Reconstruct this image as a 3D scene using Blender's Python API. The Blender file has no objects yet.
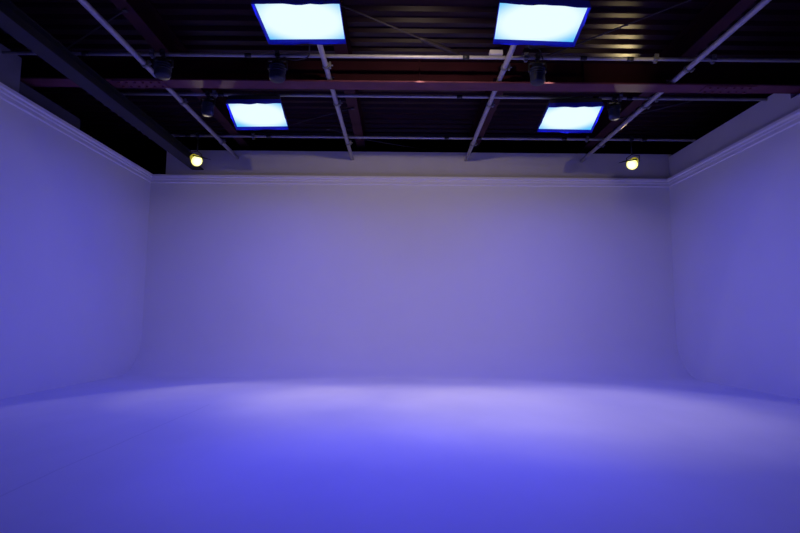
import bpy, bmesh, math, random
from mathutils import Vector, Matrix
random.seed(7)
C = bpy.context.scene.collection
PI = math.pi

# ------------------------------------------------------------------ tuning
FRONT_P, REAR_P = 40.0, 71.0       # blue panels
BLUE_C = (0.054, 0.053, 1.0)
WARM_C = (1.0, 0.84, 0.60)

# ------------------------------------------------------------------ materials
def mat(name, col, rough=0.6, metal=0.0, noise=None, bump=None, emit=None, spec=0.5):
    """noise=(scale, amount) mottles the colour; bump=(scale, strength)"""
    m = bpy.data.materials.new(name); m.use_nodes = True
    nt = m.node_tree; b = nt.nodes['Principled BSDF']
    b.inputs['Base Color'].default_value = (*col, 1)
    b.inputs['Roughness'].default_value = rough
    b.inputs['Metallic'].default_value = metal
    b.inputs['Specular IOR Level'].default_value = spec
    tc = nt.nodes.new('ShaderNodeTexCoord')
    if noise:
        n = nt.nodes.new('ShaderNodeTexNoise'); n.inputs['Scale'].default_value = noise[0]
        n.inputs['Detail'].default_value = 5
        nt.links.new(tc.outputs['Object'], n.inputs['Vector'])
        r = nt.nodes.new('ShaderNodeValToRGB')
        k = noise[1]
        r.color_ramp.elements[0].position = .3; r.color_ramp.elements[1].position = .7
        r.color_ramp.elements[0].color = (*[c*(1-k) for c in col], 1)
        r.color_ramp.elements[1].color = (*[min(1, c*(1+k)) for c in col], 1)
        nt.links.new(n.outputs['Fac'], r.inputs['Fac'])
        nt.links.new(r.outputs['Color'], b.inputs['Base Color'])
    if bump:
        n2 = nt.nodes.new('ShaderNodeTexNoise'); n2.inputs['Scale'].default_value = bump[0]
        n2.inputs['Detail'].default_value = 4
        nt.links.new(tc.outputs['Object'], n2.inputs['Vector'])
        bp = nt.nodes.new('ShaderNodeBump'); bp.inputs['Strength'].default_value = bump[1]
        bp.inputs['Distance'].default_value = .02
        nt.links.new(n2.outputs['Fac'], bp.inputs['Height'])
        nt.links.new(bp.outputs['Normal'], b.inputs['Normal'])
    if emit:
        b.inputs['Emission Color'].default_value = (*emit[0], 1)
        b.inputs['Emission Strength'].default_value = emit[1]
    return m

M_wall = mat('white_cyclorama_paint', (.80, .80, .80), .75, noise=(1.2, .012), spec=.2)
M_upper = mat('plain_white_wall', (.56, .55, .55), .8, noise=(2.5, .03), spec=.2)
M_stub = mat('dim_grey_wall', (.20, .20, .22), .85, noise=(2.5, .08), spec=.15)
M_ledge = mat('dark_ledge', (.07, .07, .085), .85, noise=(2.5, .08), spec=.15)
M_trim = mat('white_trim', (.80, .79, .80), .6, noise=(4, .02), spec=.3)
M_deck = mat('dark_red_roof_deck', (.022, .006, .013), .38, noise=(1.5, .25), spec=.16)
M_girder = mat('red_oxide_steel', (.115, .030, .050), .6, noise=(3, .2), spec=.2)
M_web = mat('shaded_red_oxide_steel', (.022, .004, .008), .8, noise=(2, .25), spec=.08)  # shade on the webs and upper flanges put into a darker red oxide
M_joist = mat('brown_red_joist_steel', (.050, .015, .022), .7, noise=(3, .2), spec=.15)
M_dark = mat('dark_blue_grey_steel', (.006, .006, .009), .6, noise=(3, .2))
M_black = mat('black_wall', (.006, .006, .008), .95, noise=(2, .2), spec=.1)
M_pipe = mat('galvanised_pipe', (.40, .39, .40), .45, .25, noise=(14, .12))
M_pipe2 = mat('dull_galvanised_pipe', (.27, .26, .27), .5, .2, noise=(14, .12))
M_clamp = mat('clamp_steel', (.20, .20, .21), .45, .5, noise=(20, .2))
M_dclamp = mat('black_clamp', (.02, .02, .024), .5, .2, noise=(20, .2))
M_case = mat('black_housing', (.008, .008, .018), .6, noise=(8, .2))
M_skirt = mat('blue_lit_skirt_fabric', (.022, .026, .55), .9, noise=(20, .1), spec=.1)  # blue light from the panels put into the fabric colour
M_fix = mat('black_fixture', (.006, .010, .035), .55, noise=(8, .2))
M_cable = mat('black_cable', (.015, .015, .018), .6, noise=(30, .2))
M_box = mat('pale_plastic_box', (.60, .58, .58), .5, noise=(10, .05))
M_rod = mat('rusty_brace_rod', (.030, .022, .026), .6, noise=(10, .2))
M_yellow = mat('yellow_lamp_shell', (.55, .50, .06), .5, noise=(10, .1), emit=((.9, .75, .05), .35))

# floor: painted white, faint scuffs and one hairline seam
def floor_mat():
    m = mat('white_floor_paint', (.80, .80, .80), .62, spec=.25)
    nt = m.node_tree; b = nt.nodes['Principled BSDF']
    tc = [n for n in nt.nodes if n.type == 'TEX_COORD'][0]
    n = nt.nodes.new('ShaderNodeTexNoise'); n.inputs['Scale'].default_value = .9; n.inputs['Detail'].default_value = 8
    mp = nt.nodes.new('ShaderNodeMapping'); mp.inputs['Scale'].default_value = (1, .6, 1)
    nt.links.new(tc.outputs['Object'], mp.inputs['Vector']); nt.links.new(mp.outputs['Vector'], n.inputs['Vector'])
    r = nt.nodes.new('ShaderNodeValToRGB')
    r.color_ramp.elements[0].position = .35; r.color_ramp.elements[0].color = (.76, .76, .765, 1)
    r.color_ramp.elements[1].position = .65; r.color_ramp.elements[1].color = (.82, .82, .82, 1)
    nt.links.new(n.outputs['Fac'], r.inputs['Fac'])
    # seam: line through (-2.6, 4.2) and (-2.6, 6.4)
    sx = nt.nodes.new('ShaderNodeSeparateXYZ'); nt.links.new(tc.outputs['Object'], sx.inputs['Vector'])
    def math_(op, a, bb):
        q = nt.nodes.new('ShaderNodeMath'); q.operation = op
        for i, v in enumerate((a, bb)):
            if isinstance(v, (int, float)): q.inputs[i].default_value = v
            elif v is not None: nt.links.new(v, q.inputs[i])
        return q.outputs[0]
    w = nt.nodes.new('ShaderNodeTexNoise'); w.inputs['Scale'].default_value = .8
    nt.links.new(tc.outputs['Object'], w.inputs['Vector'])
    off = math_('MULTIPLY', w.outputs['Fac'], .12)
    d = math_('ABSOLUTE', math_('ADD', math_('ADD', sx.outputs['X'], 2.42), off), None)
    line = math_('LESS_THAN', d, .010)
    lim = math_('MULTIPLY', line, math_('MULTIPLY', math_('GREATER_THAN', sx.outputs['Y'], 3.2), math_('LESS_THAN', sx.outputs['Y'], 7.2)))
    mx = nt.nodes.new('ShaderNodeMix'); mx.data_type = 'RGBA'
    nt.links.new(math_('MULTIPLY', lim, .16), mx.inputs[0])
    nt.links.new(r.outputs['Color'], mx.inputs[6]); mx.inputs[7].default_value = (.3, .3, .32, 1)
    nt.links.new(mx.outputs[2], b.inputs['Base Color'])
    return m
M_floor = floor_mat()

def glow_mat(name, centre, edge, strength, r0, r1):
    """emission with a radial fall-off in the object's own coordinates"""
    m = bpy.data.materials.new(name); m.use_nodes = True
    nt = m.node_tree; b = nt.nodes['Principled BSDF']
    b.inputs['Base Color'].default_value = (.05, .05, .05, 1)
    tc = nt.nodes.new('ShaderNodeTexCoord')
    ln = nt.nodes.new('ShaderNodeVectorMath'); ln.operation = 'LENGTH'
    nt.links.new(tc.outputs['Object'], ln.inputs[0])
    mr = nt.nodes.new('ShaderNodeMapRange'); mr.inputs['From Min'].default_value = r0; mr.inputs['From Max'].default_value = r1
    mr.interpolation_type = 'SMOOTHSTEP'
    nt.links.new(ln.outputs['Value'], mr.inputs['Value'])
    r = nt.nodes.new('ShaderNodeValToRGB')
    r.color_ramp.elements[0].color = (*centre, 1); r.color_ramp.elements[1].color = (*edge, 1)
    nt.links.new(mr.outputs['Result'], r.inputs['Fac'])
    nt.links.new(r.outputs['Color'], b.inputs['Emission Color'])
    b.inputs['Emission Strength'].default_value = strength
    return m
M_panel = glow_mat('glowing_cyan_diffuser', (.82, 1.0, 1.0), (.10, .55, 1.0), 1.0, .36, .68)
M_lens = glow_mat('glowing_yellow_lens', (1.0, 1.0, .78), (1.0, .98, .22), 1.6, .05, .12)

# ------------------------------------------------------------------ mesh helpers
class MB:
    def __init__(s): s.bm = bmesh.new()
    def box(s, x0, x1, y0, y1, z0, z1, M=None):
        vs = [s.bm.verts.new((x, y, z)) for x in (x0, x1) for y in (y0, y1) for z in (z0, z1)]
        for f in ((0,1,3,2),(4,6,7,5),(0,4,5,1),(2,3,7,6),(0,2,6,4),(1,5,7,3)):
            s.bm.faces.new([vs[i] for i in f])
        if M: bmesh.ops.transform(s.bm, matrix=M, verts=vs)
        return vs
    def tube(s, pts, r, n=12, caps=True):
        pts = [Vector(p) for p in pts]; rings = []
        for i, p in enumerate(pts):
            t = (pts[min(i+1, len(pts)-1)] - pts[max(i-1, 0)]).normalized()
            a = Vector((0, 0, 1)) if abs(t.z) < .9 else Vector((1, 0, 0))
            u = t.cross(a).normalized(); v = t.cross(u)
            rr = r[i] if isinstance(r, (list, tuple)) else r
            rings.append([s.bm.verts.new(p + (u*math.cos(2*PI*k/n) + v*math.sin(2*PI*k/n))*rr) for k in range(n)])
        for a, b in zip(rings, rings[1:]):
            for k in range(n):
                f = s.bm.faces.new((a[k], a[(k+1) % n], b[(k+1) % n], b[k])); f.smooth = True
        if caps:
            s.bm.faces.new(rings[0][::-1]); s.bm.faces.new(rings[-1])
    def quads(s, rows, smooth=False, close=False):
        vr = [[s.bm.verts.new(p) for p in row] for row in rows]
        for a, b in zip(vr, vr[1:]):
            m = len(a)
            for k in range(m if close else m-1):
                f = s.bm.faces.new((a[k], a[(k+1) % m], b[(k+1) % m], b[k])); f.smooth = smooth
        return vr
    def lathe(s, prof, n=28, M=None):
        """prof = [(radius, z)...] round local z"""
        rows = []
        for r, z in prof:
            rows.append([s.bm.verts.new((max(r, 1e-4)*math.cos(2*PI*k/n), max(r, 1e-4)*math.sin(2*PI*k/n), z)) for k in range(n)])
        for a, b in zip(rows, rows[1:]):
            for k in range(n):
                f = s.bm.faces.new((a[k], a[(k+1) % n], b[(k+1) % n], b[k])); f.smooth = True
        vs = [v for row in rows for v in row]
        if M: bmesh.ops.transform(s.bm, matrix=M, verts=vs)
    def build(s, name, m, parent=None, loc=None, bevel=0, rot=None):
        bmesh.ops.recalc_face_normals(s.bm, faces=s.bm.faces)
        me = bpy.data.meshes.new(name); s.bm.to_mesh(me); s.bm.free()
        me.materials.append(m)
        o = bpy.data.objects.new(name, me); C.objects.link(o)
        if parent: o.parent = parent
        if loc is not None: o.location = loc
        if rot is not None: o.rotation_euler = rot
        if bevel:
            b = o.modifiers.new('bevel', 'BEVEL'); b.width = bevel; b.segments = 2; b.limit_method = 'ANGLE'
        return o

def tag(o, label, cat, group=None, kind=None):
    o['label'] = label; o['category'] = cat
    if group: o['group'] = group
    if kind: o['kind'] = kind
    return o
def thing(name, label, cat, loc, group=None, kind=None, rot=None):
    o = bpy.data.objects.new(name, None); C.objects.link(o); o.location = loc
    o.empty_display_size = .1
    if rot is not None: o.rotation_euler = rot
    return tag(o, label, cat, group, kind)
def struct(o, label=None):
    o['kind'] = 'structure'
    if label: o['label'] = label
    return o

# ------------------------------------------------------------------ the setting
XL, XR, YB, ZT = -5.45, 5.97, 11.5, 4.27
RC = 0.85                                   # cove radius between floor and back wall
Y0 = -2.0
mb = MB(); mb.box(XL-.2, XR+.2, Y0, YB-RC, -.2, 0); struct(mb.build('floor', M_floor), 'glossy white studio floor running up into the cove')
# back wall with its quarter-round cove: profile in (y, z)
prof = [(YB-RC, 0)] + [(YB-RC + RC*math.sin(a), RC - RC*math.cos(a)) for a in [PI/2*k/24 for k in range(1, 25)]] + [(YB, 2.0), (YB, 3.0), (YB, ZT)]
mb = MB()
mb.quads([[(x, y, z) for y, z in prof] for x in [XL-.2 + (XR-XL+.4)*k/16 for k in range(17)]], smooth=True)
mb.box(XL-.2, XR+.2, YB+.001, YB+.2, 0, ZT)
struct(mb.build('wall_back', M_wall), 'white back wall of the studio curving into the floor')
mb = MB(); mb.box(XL-.2, XL, 2.6, YB+.2, 0, ZT); struct(mb.build('wall_left', M_wall), 'white left wall of the studio')
mb = MB(); mb.box(XR, XR+.2, 2.6, YB+.2, 0, ZT); struct(mb.build('wall_right', M_wall), 'white right wall of the studio')

# moulded lips along the wall tops
def lip(name, a, b, inward, label):
    """stepped moulding from a to b (x, y), projecting along inward"""
    prof = [(0, -.17), (.022, -.155), (.022, -.10), (.034, -.085), (.034, -.05), (.060, -.035), (.060, .012), (-.2, .012)]
    mb = MB()
    mb.quads([[(p[0]+inward[0]*q[0], p[1]+inward[1]*q[0], ZT+q[1]) for q in prof] for p in (a, b)])
    return struct(mb.build(name, M_trim), label)
lip('trim_back', (XL, YB), (XR, YB), (0, -1), 'stepped white lip along the top of the back wall')
lip('trim_left', (XL, 2.6), (XL, YB), (1, 0), 'stepped white lip along the top of the left wall')
lip('trim_right', (XR, 2.6), (XR, YB), (-1, 0), 'stepped white lip along the top of the right wall')

mb = MB(); mb.box(-5.15, XR+.1, YB+.03, YB+.2, ZT+.012, 4.86); struct(mb.build('wall_back_upper', M_upper), 'pale bulkhead above the back wall')
mb = MB()
for y0, y1, z in ((7.84, YB+.2, 4.79), (5.5, 7.84, 4.55)):
    mb.box(XR+.03, XR+.2, y0, y1, ZT+.012, z)
struct(mb.build('wall_right_upper', M_upper), 'pale bulkhead above the right wall')
mb = MB()
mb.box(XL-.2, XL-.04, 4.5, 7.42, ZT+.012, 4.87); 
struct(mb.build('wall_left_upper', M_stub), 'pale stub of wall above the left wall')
mb = MB(); mb.box(XL-.2, XL-.04, 7.421, 8.9, ZT+.012, 4.53); struct(mb.build('wall_left_ledge', M_ledge), 'low dark ledge above the left wall')
mb = MB(); mb.box(-8, 8, 12.6, 12.8, 0, 6.2); struct(mb.build('wall_far', M_black), 'black building wall behind the studio')
mb = MB(); mb.box(-7.2, -7.0, Y0, 12.6, 0, 6.2); struct(mb.build('wall_left_outer', M_black), 'black building wall beyond the left wall')
mb = MB(); mb.box(7.0, 7.2, Y0, 12.6, 0, 6.2); struct(mb.build('wall_right_outer', M_black), 'black building wall beyond the right wall')

# corrugated roof deck, ribs running across the room
mb = MB(); ZR = 5.42; pitch = .28; rows = []
y = 2.0
while y < 12.7:
    for dy, dz in ((0, 0), (.11, 0), (.14, .06), (.25, .06)):
        rows.append([(-7.2, y+dy, ZR+dz), (7.2, y+dy, ZR+dz)])
    y += pitch
mb.quads(rows)
struct(mb.build('ceiling', M_deck), 'dark corrugated metal roof deck')

# ------------------------------------------------------------------ roof steel
YG = 7.68; PX = (-3.61, -1.05, 1.475, 4.08)          # girder line; lighting pipes running away from the camera
g = thing('roof_girder', 'long dull red steel girder crossing the whole room under the roof', 'girder', (0, YG, 4.62), kind='thing')
mb = MB(); mb.box(-6.9, 6.9, -.135, .135, 0, .022); mb.build('bottom_flange', M_girder, g)
mb = MB(); mb.box(-6.9, 6.9, -.10, .10, .38, .393); mb.build('top_flange', M_web, g)
mb = MB(); mb.box(-6.9, 6.9, -.008, .008, .14, .38)
xs = [-6.9] + [v for p in PX for v in (p-.07, p+.07)] + [6.9]
for i in range(0, len(xs), 2): mb.box(xs[i], xs[i+1], -.008, .008, .022, .14)
mb.build('web', M_web, g)
for x in (-5.3, -2.3, .3, 2.75, 5.3):
    mb = MB(); mb.box(x-.006, x+.006, -.09, -.008, .022, .38); mb.build('stiffener', M_web, g)
for x0 in (4.55, -4.25):                             # bolted splice plates near each end
    mb = MB(); mb.box(x0, x0+.75, -.12, .12, -.012, 0)
    pl = mb.build('splice_plate', M_girder, g)
    for k in range(6):
        for yy in (-.07, .07):
            b = MB(); b.lathe([(0, -.030), (.018, -.030), (.021, -.012), (0, -.012)], 8); b.build('bolt', M_girder, pl, (x0+.08+k*.12, yy, 0))

JL = ('dull red roof joist left of the lit panels, running front to back', 'dull red roof joist beside the second pipe from the left',
      'dull red roof joist beside the third pipe from the left', 'dull red roof joist beside the rightmost long pipe')
for x, lab in zip((-3.50, -.86, 1.70, 4.26), JL):
    j = thing('roof_joist', lab, 'joist', (x, 2.5, 5.04), 'roof joists running front to back', kind='thing')
    mb = MB(); mb.box(-.095, .095, 0, 10.0, 0, .016); mb.build('bottom_flange', M_joist, j)
    mb = MB(); mb.box(-.006, .006, 0, 10.0, .016, .36); mb.build('web', M_web, j)
    mb = MB(); mb.box(-.095, .095, 0, 10.0, .36, .376); mb.build('top_flange', M_web, j)

bm_ = thing('roof_beam', 'dark blue-grey steel beam running back above the left wall', 'beam', (-4.43, 3.0, 4.40), kind='thing')
mb = MB(); mb.box(-.125, .125, 0, 8.5, 0, .02); mb.build('bottom_flange', M_dark, bm_)
mb = MB(); mb.box(-.006, .006, 0, 8.5, .02, .20); mb.build('web', M_dark, bm_)
mb = MB(); mb.box(-.10, .10, 0, 8.5, .20, .215); mb.build('top_flange', M_dark, bm_)
for yy in (4.062, 5.362):
    mb = MB(); mb.box(-.02, .02, yy-.004, yy+.004, .215, .335); mb.build('hanging_strap', M_dark, bm_)

# thin bracing rods
def rod(a, b, lab, thick=None):
    a, b = Vector(a), Vector(b)
    t = thing('bracing_rod', lab, 'rod', a, 'thin steel bracing rods under the roof')
    mb = MB(); mb.tube([(0, 0, 0), b-a], .011, 8); mb.build('shaft', M_rod, t)
    for q in (Vector((0, 0, 0)), b-a):
        mb = MB(); mb.box(q.x-.03, q.x+.03, q.y-.03, q.y+.03, q.z-.022, q.z-.0115); mb.build('mounting_bracket', M_rod, t)
    if thick:
        mb = MB(); d = b-a; mb.tube([d*(thick[0]-.03), d*thick[0], d*thick[1], d*(thick[1]+.03)], [.012, .032, .032, .012], 8); mb.build('turnbuckle', M_rod, t)
rod((-.86, 6.196, 5.027), (1.70, 8.112, 5.027), 'thin bracing rod with thick turnbuckle between the two front lit panels', (.47, .66))
rod((-5.0, 7.532, 5.027), (-3.50, 6.429, 5.027), 'thin bracing rod behind the leftmost long pipe')
rod((1.70, 7.998, 5.027), (4.26, 5.347, 5.027), 'thin bracing rod between the right front panel and the rightmost long pipe')
rod((-2.0, 10.241, 5.027), (-.86, 9.503, 5.027), 'thin bracing rod rising right of the left rear panel')
rod((-1.45, 10.56, 5.020), (-.86, 11.087, 5.020), 'thin bracing rod falling away right of the left rear panel')
rod((-.86, 11.143, 5.027), (1.1, 12.094, 5.027), 'thin bracing rod just above the middle of the rear bulkhead')
rod((4.26, 9.875, 5.027), (5.40, 8.858, 5.027), 'thin bracing rod near the top edge of the right bulkhead')

# ------------------------------------------------------------------ lighting pipes
ZC, ZD, RP, RD = 4.762, 4.690, .025, .037
def clamp(parent, loc, m=None, ax='x', name='clamp'):
    """split ring round a pipe with its bolted block and wing bolt"""
    mb = MB()
    r = RP if ax == 'x' else RD
    M = Matrix.Rotation(PI/2, 4, 'Y') if ax == 'x' else Matrix.Rotation(PI/2, 4, 'X')
    mb.lathe([(r+.002, -.03), (r+.013, -.03), (r+.013, .03), (r+.002, .03), (r+.002, -.03)], 16, M)
    if ax == 'x':
        mb.box(-.028, .028, -r-.036, -r-.012, -.035, .05); mb.tube([(0, -r-.03, .02), (0, -r-.065, .02)], .012, 8)
        mb.box(-.02, .02, -.018, .018, -r-.03, -r-.012)
    else:
        mb.box(r+.012, r+.036, -.028, .028, -.04, .045); mb.tube([(r+.03, 0, 0), (r+.065, 0, 0)], .012, 8)
    return mb.build(name, m or M_clamp, parent, loc)
for (yy, x0, x1, zo, lab, cps, cls) in (
    (7.06, -5.75, 6.5, 0, 'galvanised pipe crossing the room just in front of the girder', (-4.35, -2.1, .92, 2.55, 3.2), (-3.42, 1.75, 3.55, 4.35)),
    (8.36, -4.75, 6.0, 0, 'galvanised pipe crossing the room just behind the girder', (-2.9, .98, 3.2, 3.75), (-3.0, 3.6, 4.2)),
    (10.32, -4.75, 5.92, 0, 'galvanised pipe crossing the room nearest the back wall', (-4.2, -2.6, .95, 1.6, 3.3, 4.9), (-2.9, 3.75))):
    t = thing('lighting_pipe', lab, 'pipe', (0, yy, ZC+zo), 'lighting pipes under the roof')
    mb = MB(); mb.tube([(x0, 0, 0), (x1, 0, 0)], RP, 14); mb.build('tube', M_pipe, t)
    for x in cps:
        mb = MB(); mb.tube([(x-.045, 0, 0), (x+.045, 0, 0)], RP+.007, 14); mb.build('coupler', M_dclamp, t)
    for x in cls: clamp(t, (x, 0, 0), M_clamp)
for (x, x2, m, lab) in zip(PX, (-3.58, -1.035, 1.49, 4.06), (M_pipe, M_pipe, M_pipe, M_pipe),
        ('leftmost of the four galvanised pipes running front to back', 'galvanised pipe running back beneath the left front panel',
         'galvanised pipe running back beneath the right front panel', 'rightmost of the four galvanised pipes running front to back')):
    t = thing('lighting_pipe', lab, 'pipe', (x, 2.5, ZD), 'lighting pipes under the roof')
    mb = MB(); mb.tube([(0, 0, 0), (x2-x, YB+.03-2.5, 0)], RD, 14); mb.build('tube', m, t)
    for yy in (7.06+.13, 8.36+.13, 10.32+.13): clamp(t, ((x2-x)*(yy-2.5)/9, yy-2.5, 0), M_clamp, 'y')

# ------------------------------------------------------------------ blue softbox panels
def lerp(a, b, t): return a + (b-a)*t
def softbox(corners, lab, pipe_z, seed, power, spread):
    """corners: bottom rim of the fabric skirt - front left, front right, rear right, rear left"""
    rnd = random.Random(seed)
    P = [Vector(c) for c in corners]; cen = sum(P, Vector())/4
    nrm = (P[1]-P[0]).cross(P[3]-P[0]).normalized()
    if nrm.z < 0: nrm = -nrm
    t = thing('softbox_light', lab, 'light panel', cen, 'blue lit panels hung under the roof')
    Q = [p-cen for p in P]
    def ring(ins, up, n=14, wave=0):
        pts = []
        for i in range(4):
            a, b = Q[i]*(1-ins), Q[(i+1) % 4]*(1-ins)
            ph = rnd.uniform(0, 6)
            for k in range(n):
                s = k/n
                w = wave*(math.sin(s*2*PI*1.3+ph) * .6 + math.sin(s*2*PI*2.9+ph*2) * .4) * math.sin(s*PI)
                pts.append(lerp(a, b, s) + nrm*(up+w))
        return pts
    # fabric skirt, a thin double wall flaring slightly outwards
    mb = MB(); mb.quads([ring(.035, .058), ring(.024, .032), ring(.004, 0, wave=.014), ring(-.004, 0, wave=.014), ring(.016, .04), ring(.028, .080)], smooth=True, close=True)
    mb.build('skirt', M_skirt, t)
    # glowing diffuser, sagging a little in the middle
    mb = MB(); N = 10; rows = []
    for j in range(N+1):
        row = []
        for i in range(N+1):
            u, v = i/N, j/N
            p = lerp(lerp(Q[0], Q[1], u), lerp(Q[3], Q[2], u), v)*.972
            row.append(p + nrm*(.052 - .014*math.sin(u*PI)*math.sin(v*PI)))
        rows.append(row)
    mb.quads(rows, smooth=True); mb.build('diffuser', M_panel, t)
    # shallow black housing with a raised back
    mb = MB(); mb.quads([ring(.05, .078), ring(.05, .15), ring(.22, .20)], close=True)
    top = ring(.22, .20); mb.bm.faces.new([mb.bm.verts.new(p) for p in top])
    mb.build('housing', M_case, t)
    # hanger: two straps up to a bar, and a spigot towards the pipe
    up = pipe_z - cen.z - .05
    mb = MB()
    for s in (-1, 1): mb.tube([Vector((s*.30, 0, .19)), Vector((s*.30, 0, up-.02))], .011, 8)
    mb.tube([(-.34, 0, up-.02), (.34, 0, up-.02)], .016, 8)
    mb.build('hanger', M_dclamp, t)
    # the lamp behind the diffuser
    L = bpy.data.lights.new('panel_light', 'AREA'); L.shape = 'RECTANGLE'; L.size = .84; L.size_y = .84
    L.energy = power; L.color = BLUE_C; L.spread = math.radians(spread)
    lo = bpy.data.objects.new('panel_light', L); C.objects.link(lo); lo.parent = t
    lo.location = nrm*.030
    lo.rotation_euler = (-nrm).to_track_quat('-Z', 'Y').to_euler()
    return t
softbox([(-1.514, 5.114, 4.30), (-.609, 5.099, 4.30), (-.637, 6.009, 4.37), (-1.555, 6.037, 4.37)], 'glowing blue-white softbox panel, front one on the left', ZD, 1, FRONT_P, 140)
softbox([(.995, 5.055, 4.30), (1.947, 5.125, 4.30), (2.073, 6.028, 4.37), (1.099, 5.977, 4.37)], 'glowing blue-white softbox panel, front one on the right', ZD, 2, FRONT_P, 140)
softbox([(-2.735, 8.111, 4.50), (-1.859, 8.072, 4.50), (-1.944, 9.077, 4.45), (-2.871, 9.125, 4.45)], 'glowing blue-white softbox panel, rear one on the left', ZC+.06, 3, REAR_P, 165)
softbox([(2.365, 8.132, 4.50), (3.224, 8.073, 4.50), (3.402, 9.115, 4.45), (2.431, 9.09, 4.45)], 'glowing blue-white softbox panel, rear one on the right', ZC+.06, 4, REAR_P, 165)

# ------------------------------------------------------------------ unlit fixtures hung from the pipes
def fixture(x, y, w, h, lab, lean=0):
    t = thing('stage_light', lab, 'stage light', (x, y, ZC), 'unlit dark fixtures hung from the pipes')
    clamp(t, (0, 0, 0), M_dclamp, name='hanging_clamp')
    mb = MB(); mb.box(-w/2-.015, w/2+.015, -.02, .02, -.085, -.065)
    for s in (-1, 1): mb.box(s*(w/2+.008)-.007, s*(w/2+.008)+.007, -.02, .02, -.065-h*.5, -.065)
    mb.box(-.012, .012, -.012, .012, -.07, -.055)
    mb.build('yoke', M_dclamp, t)
    M = Matrix.Translation((0, 0, -.09-h/2)) @ Matrix.Rotation(lean, 4, 'X')
    b = MB(); b.lathe([(0, -h/2), (w*.38, -h/2), (w*.46, -h/2+.03), (w*.46, h/2-.09), (w*.34, h/2-.02), (0, h/2)], 20, M)
    for k in range(3): b.lathe([(w*.46, -.02+.035*k), (w*.49, -.016+.035*k), (w*.49, -.006+.035*k), (w*.46, -.002+.035*k)], 20, M)
    b.build('body', M_fix, t)
    b = MB(); b.lathe([(0, -h/2-.006), (w*.33, -h/2-.006), (w*.37, -h/2)], 20, M); b.build('lens', M_case, t)
    return t
fixture(-1.69, 7.06, .24, .27, 'dark unlit stage light hung below the left front panel')
fixture(1.91, 7.06, .22, .28, 'dark unlit stage light hung below the right front panel')
fixture(-3.11, 8.36, .20, .26, 'dark unlit stage light beside the left rear panel')
fixture(3.50, 8.36, .19, .26, 'dark unlit stage light beside the right rear panel')
fixture(-3.27, 7.06, .24, .24, 'dark unlit stage light where the leftmost long pipe crosses')

jb = thing('junction_box', 'small pale junction box on the front cross pipe by the right front panel', 'junction box', (1.335, 7.06, ZC+RP))
mb = MB(); mb.box(-.09, .09, -.05, .05, 0, .065); mb.build('box', M_box, jb, bevel=.006)
mb = MB(); mb.box(-.085, .085, -.058, -.05, .006, .059); mb.build('lid', M_box, jb)

def cable(pts, lab):
    """smooth cable through the points, one tube mesh"""
    V = [Vector(p) for p in pts]; V = [V[0]*2-V[1]] + V + [V[-1]*2-V[-2]]; out = []
    for p0, p1, p2, p3 in zip(V, V[1:], V[2:], V[3:]):
        for k in range(8):
            u = k/8
            out.append(.5*((2*p1) + (p2-p0)*u + (2*p0-5*p1+4*p2-p3)*u*u + (3*p1-p0-3*p2+p3)*u**3))
    out.append(V[-2])
    mb = MB(); mb.tube(out, .009, 8)
    return tag(mb.build('power_cable', M_cable), lab, 'cable', 'black power cables by the panels')
cable([(-1.60, 7.02, 4.72), (-1.45, 6.98, 4.66), (-1.25, 6.90, 4.66), (-1.20, 6.75, 4.70), (-1.18, 6.5, 4.76), (-1.22, 6.1, 4.72), (-1.22, 5.75, 4.60)], 'black cable looping from the left front panel to the front cross pipe')
cable([(1.98, 7.02, 4.72), (1.90, 6.95, 4.84), (1.75, 6.85, 4.80), (1.70, 6.6, 4.88), (1.66, 6.2, 4.76), (1.66, 5.75, 4.60)], 'black cable looping from the right front panel to the front cross pipe')

# ------------------------------------------------------------------ yellow spot lamps
def spot_lamp(x, z, target, lab, aim, half, blend, power):
    pos = Vector((x, 10.32, z)); d = (Vector(target) - pos).normalized()
    t = thing('spot_lamp', lab, 'spot lamp', (x, 10.32, ZC), 'lit yellow lamps near the back wall')
    dz = z - ZC
    clamp(t, (0, 0, 0), M_dclamp, name='hanging_clamp')
    rot = d.to_track_quat('Z', 'Y').to_matrix().to_4x4()
    M = Matrix.Translation((0, 0, dz)) @ rot
    ob = MB(); ob.lathe([(0, -.26), (.05, -.255), (.075, -.22), (.085, -.12), (.108, -.04), (.112, 0), (.103, 0), (.095, -.03), (0, -.03)], 28, M)
    ob.build('body', M_yellow, t)
    mb = MB(); mb.lathe([(.103, -.004), (.098, .018), (.075, .042), (.04, .056), (0, .06)], 28)
    ln = mb.build('lens', M_lens, t, (0, 0, dz)); ln.rotation_euler = rot.to_euler()
    mb = MB(); sx = Vector((d.y, -d.x, 0)).normalized()
    mb.tube([Vector((0, 0, -.05)), Vector((0, 0, dz+.20))], .014, 8)
    a = Vector((0, 0, dz)) - d*.10
    pts = [a + sx*.115, a + sx*.125 + Vector((0, 0, .12)), Vector((0, 0, dz+.20)), a - sx*.125 + Vector((0, 0, .12)), a - sx*.115]
    mb.tube(pts, .010, 8)
    mb.build('yoke', M_dclamp, t)
    # added black top flap that keeps the beam off the roof steel
    f = Vector((d.x, d.y, 0)).normalized(); o = Vector((0, 0, dz)) + d*.02 + Vector((0, 0, .105))
    mb = MB(); mb.quads([[o - sx*.10, o + sx*.10], [o - sx*.17 + f*.26 - Vector((0, 0, .100)), o + sx*.17 + f*.26 - Vector((0, 0, .100))],
                         [o - sx*.17 + f*.26 - Vector((0, 0, .094)), o + sx*.17 + f*.26 - Vector((0, 0, .094))], [o - sx*.10 + Vector((0, 0, .006)), o + sx*.10 + Vector((0, 0, .006))]])
    mb.build('added_top_flap', M_case, t)
    lamp_spot('lamp_light', Vector((0, 0, dz)) + d*.10, aim, half, blend, power, WARM_C, t)
    return t
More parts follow.
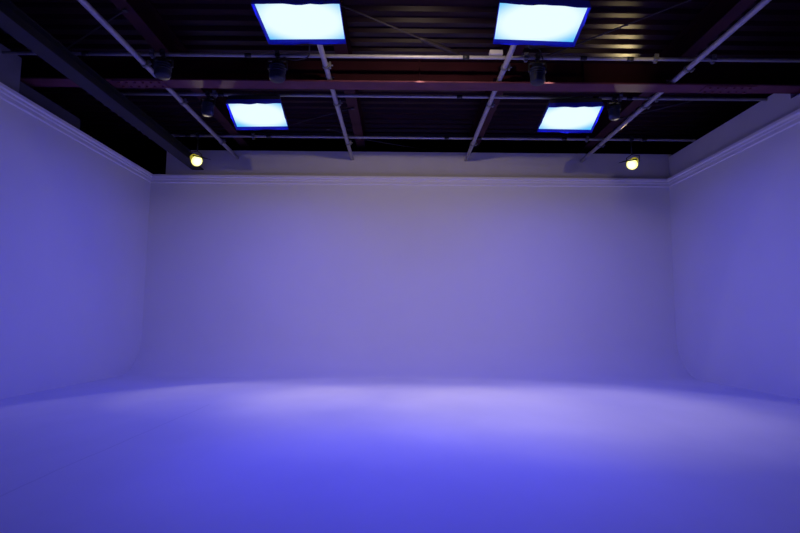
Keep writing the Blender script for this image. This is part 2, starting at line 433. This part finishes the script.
def lamp_spot(name, loc, d, half, blend, power, col, parent=None, soft=.05):
    L = bpy.data.lights.new(name, 'SPOT'); L.energy = power; L.color = col
    L.spot_size = 2*math.radians(half); L.spot_blend = blend; L.shadow_soft_size = soft
    lo = bpy.data.objects.new(name, L); C.objects.link(lo)
    if parent: lo.parent = parent
    lo.location = loc; lo.rotation_euler = Vector(d).to_track_quat('-Z', 'Y').to_euler()
    return lo
spot_lamp(-4.005, 4.246, (.56, 5.0, 0), 'small bright yellow spot lamp above the left end of the back wall', (.5548, -.6480, -.5218), 47.2, .12, 54)
spot_lamp(4.64, 4.253, (.48, 5.19, 0), 'small bright yellow spot lamp above the right end of the back wall', (-.5245, -.6535, -.5457), 47.5, .1, 50)
# unseen spots without fixtures, added to shape the light on floor, wall and steel
lamp_spot('added_pool_spot', (-4.0, 10.2, 4.1), (4.3, -3.05, -4.1), 26, .9, 165, WARM_C)  # this and the next five: added spots building up the warm floor pool
lamp_spot('added_pool_spot', (2.2, 6.9, 4.8), (0, 0, -1), 33, .5, 85, WARM_C)
lamp_spot('added_pool_spot', (2.2, 7.45, 4.8), (0, 0, -1), 30, .6, 80, WARM_C)
lamp_spot('added_pool_spot', (.3, 6.9, 4.8), (0, 0, -1), 33, .5, 36, WARM_C)
lamp_spot('added_pool_spot', (.3, 7.45, 4.8), (0, 0, -1), 30, .6, 62, WARM_C)
lamp_spot('added_pool_spot', (-2.2, 7.85, 4.8), (0, 0, -1), 23, .35, 72, WARM_C)
lamp_spot('wall_wash', (.3, 4.8, 4.5), (0, 6.7, -2.5), 50, 1, 280, (1.0, .79, .60))
lamp_spot('wall_wash', (2.0, -3.0, 3.85), (-1.9, 14.5, -.85), 28, 1, 130, (1.0, .79, .60))
lamp_spot('added_glint_spot', (3.3, 6.1, 4.25), (-.02, .96, .53), 24, 1, 22, (1.0, .80, .45))  # added spot for a warm glint on the front cross pipe
lamp_spot('added_glint_spot', (4.50, 10.0, 4.50), (-1.25, -2.2, .98), 11, 1, 120, (1.0, .76, .36))  # added spot for the warm streaks on the roof deck
lamp_spot('added_blue_fill', (.05, 4.0, 4.4), (0, 0, -1), 32, 1, 290, BLUE_C, soft=.4)  # unseen blue spot added to brighten the foreground floor

# ------------------------------------------------------------------ world and camera
w = bpy.data.worlds.new('world'); bpy.context.scene.world = w; w.use_nodes = True
w.node_tree.nodes['Background'].inputs['Color'].default_value = (.01, .01, .02, 1)
w.node_tree.nodes['Background'].inputs['Strength'].default_value = .15

cam = bpy.data.cameras.new('camera'); co = bpy.data.objects.new('camera', cam); C.objects.link(co)
cam.sensor_width = 36; cam.lens = 24.0; cam.clip_start = .05
R = Vector((0.99996049, -0.00454754, 0.00763808)); U = Vector((-0.00806793, -0.10353503, 0.99459309)); F = Vector((0.00373214, 0.99461541, 0.10356762))
m3 = Matrix((R, U, -F)).transposed()
co.matrix_world = Matrix.Translation((0, 0, 1.1)) @ m3.to_4x4()
sc = bpy.context.scene; sc.camera = co
sc.view_settings.view_transform = 'Standard'; sc.view_settings.look = 'None'
sc.view_settings.exposure = 0; sc.view_settings.gamma = 1
sc.cycles.max_bounces = 10; sc.cycles.diffuse_bounces = 6
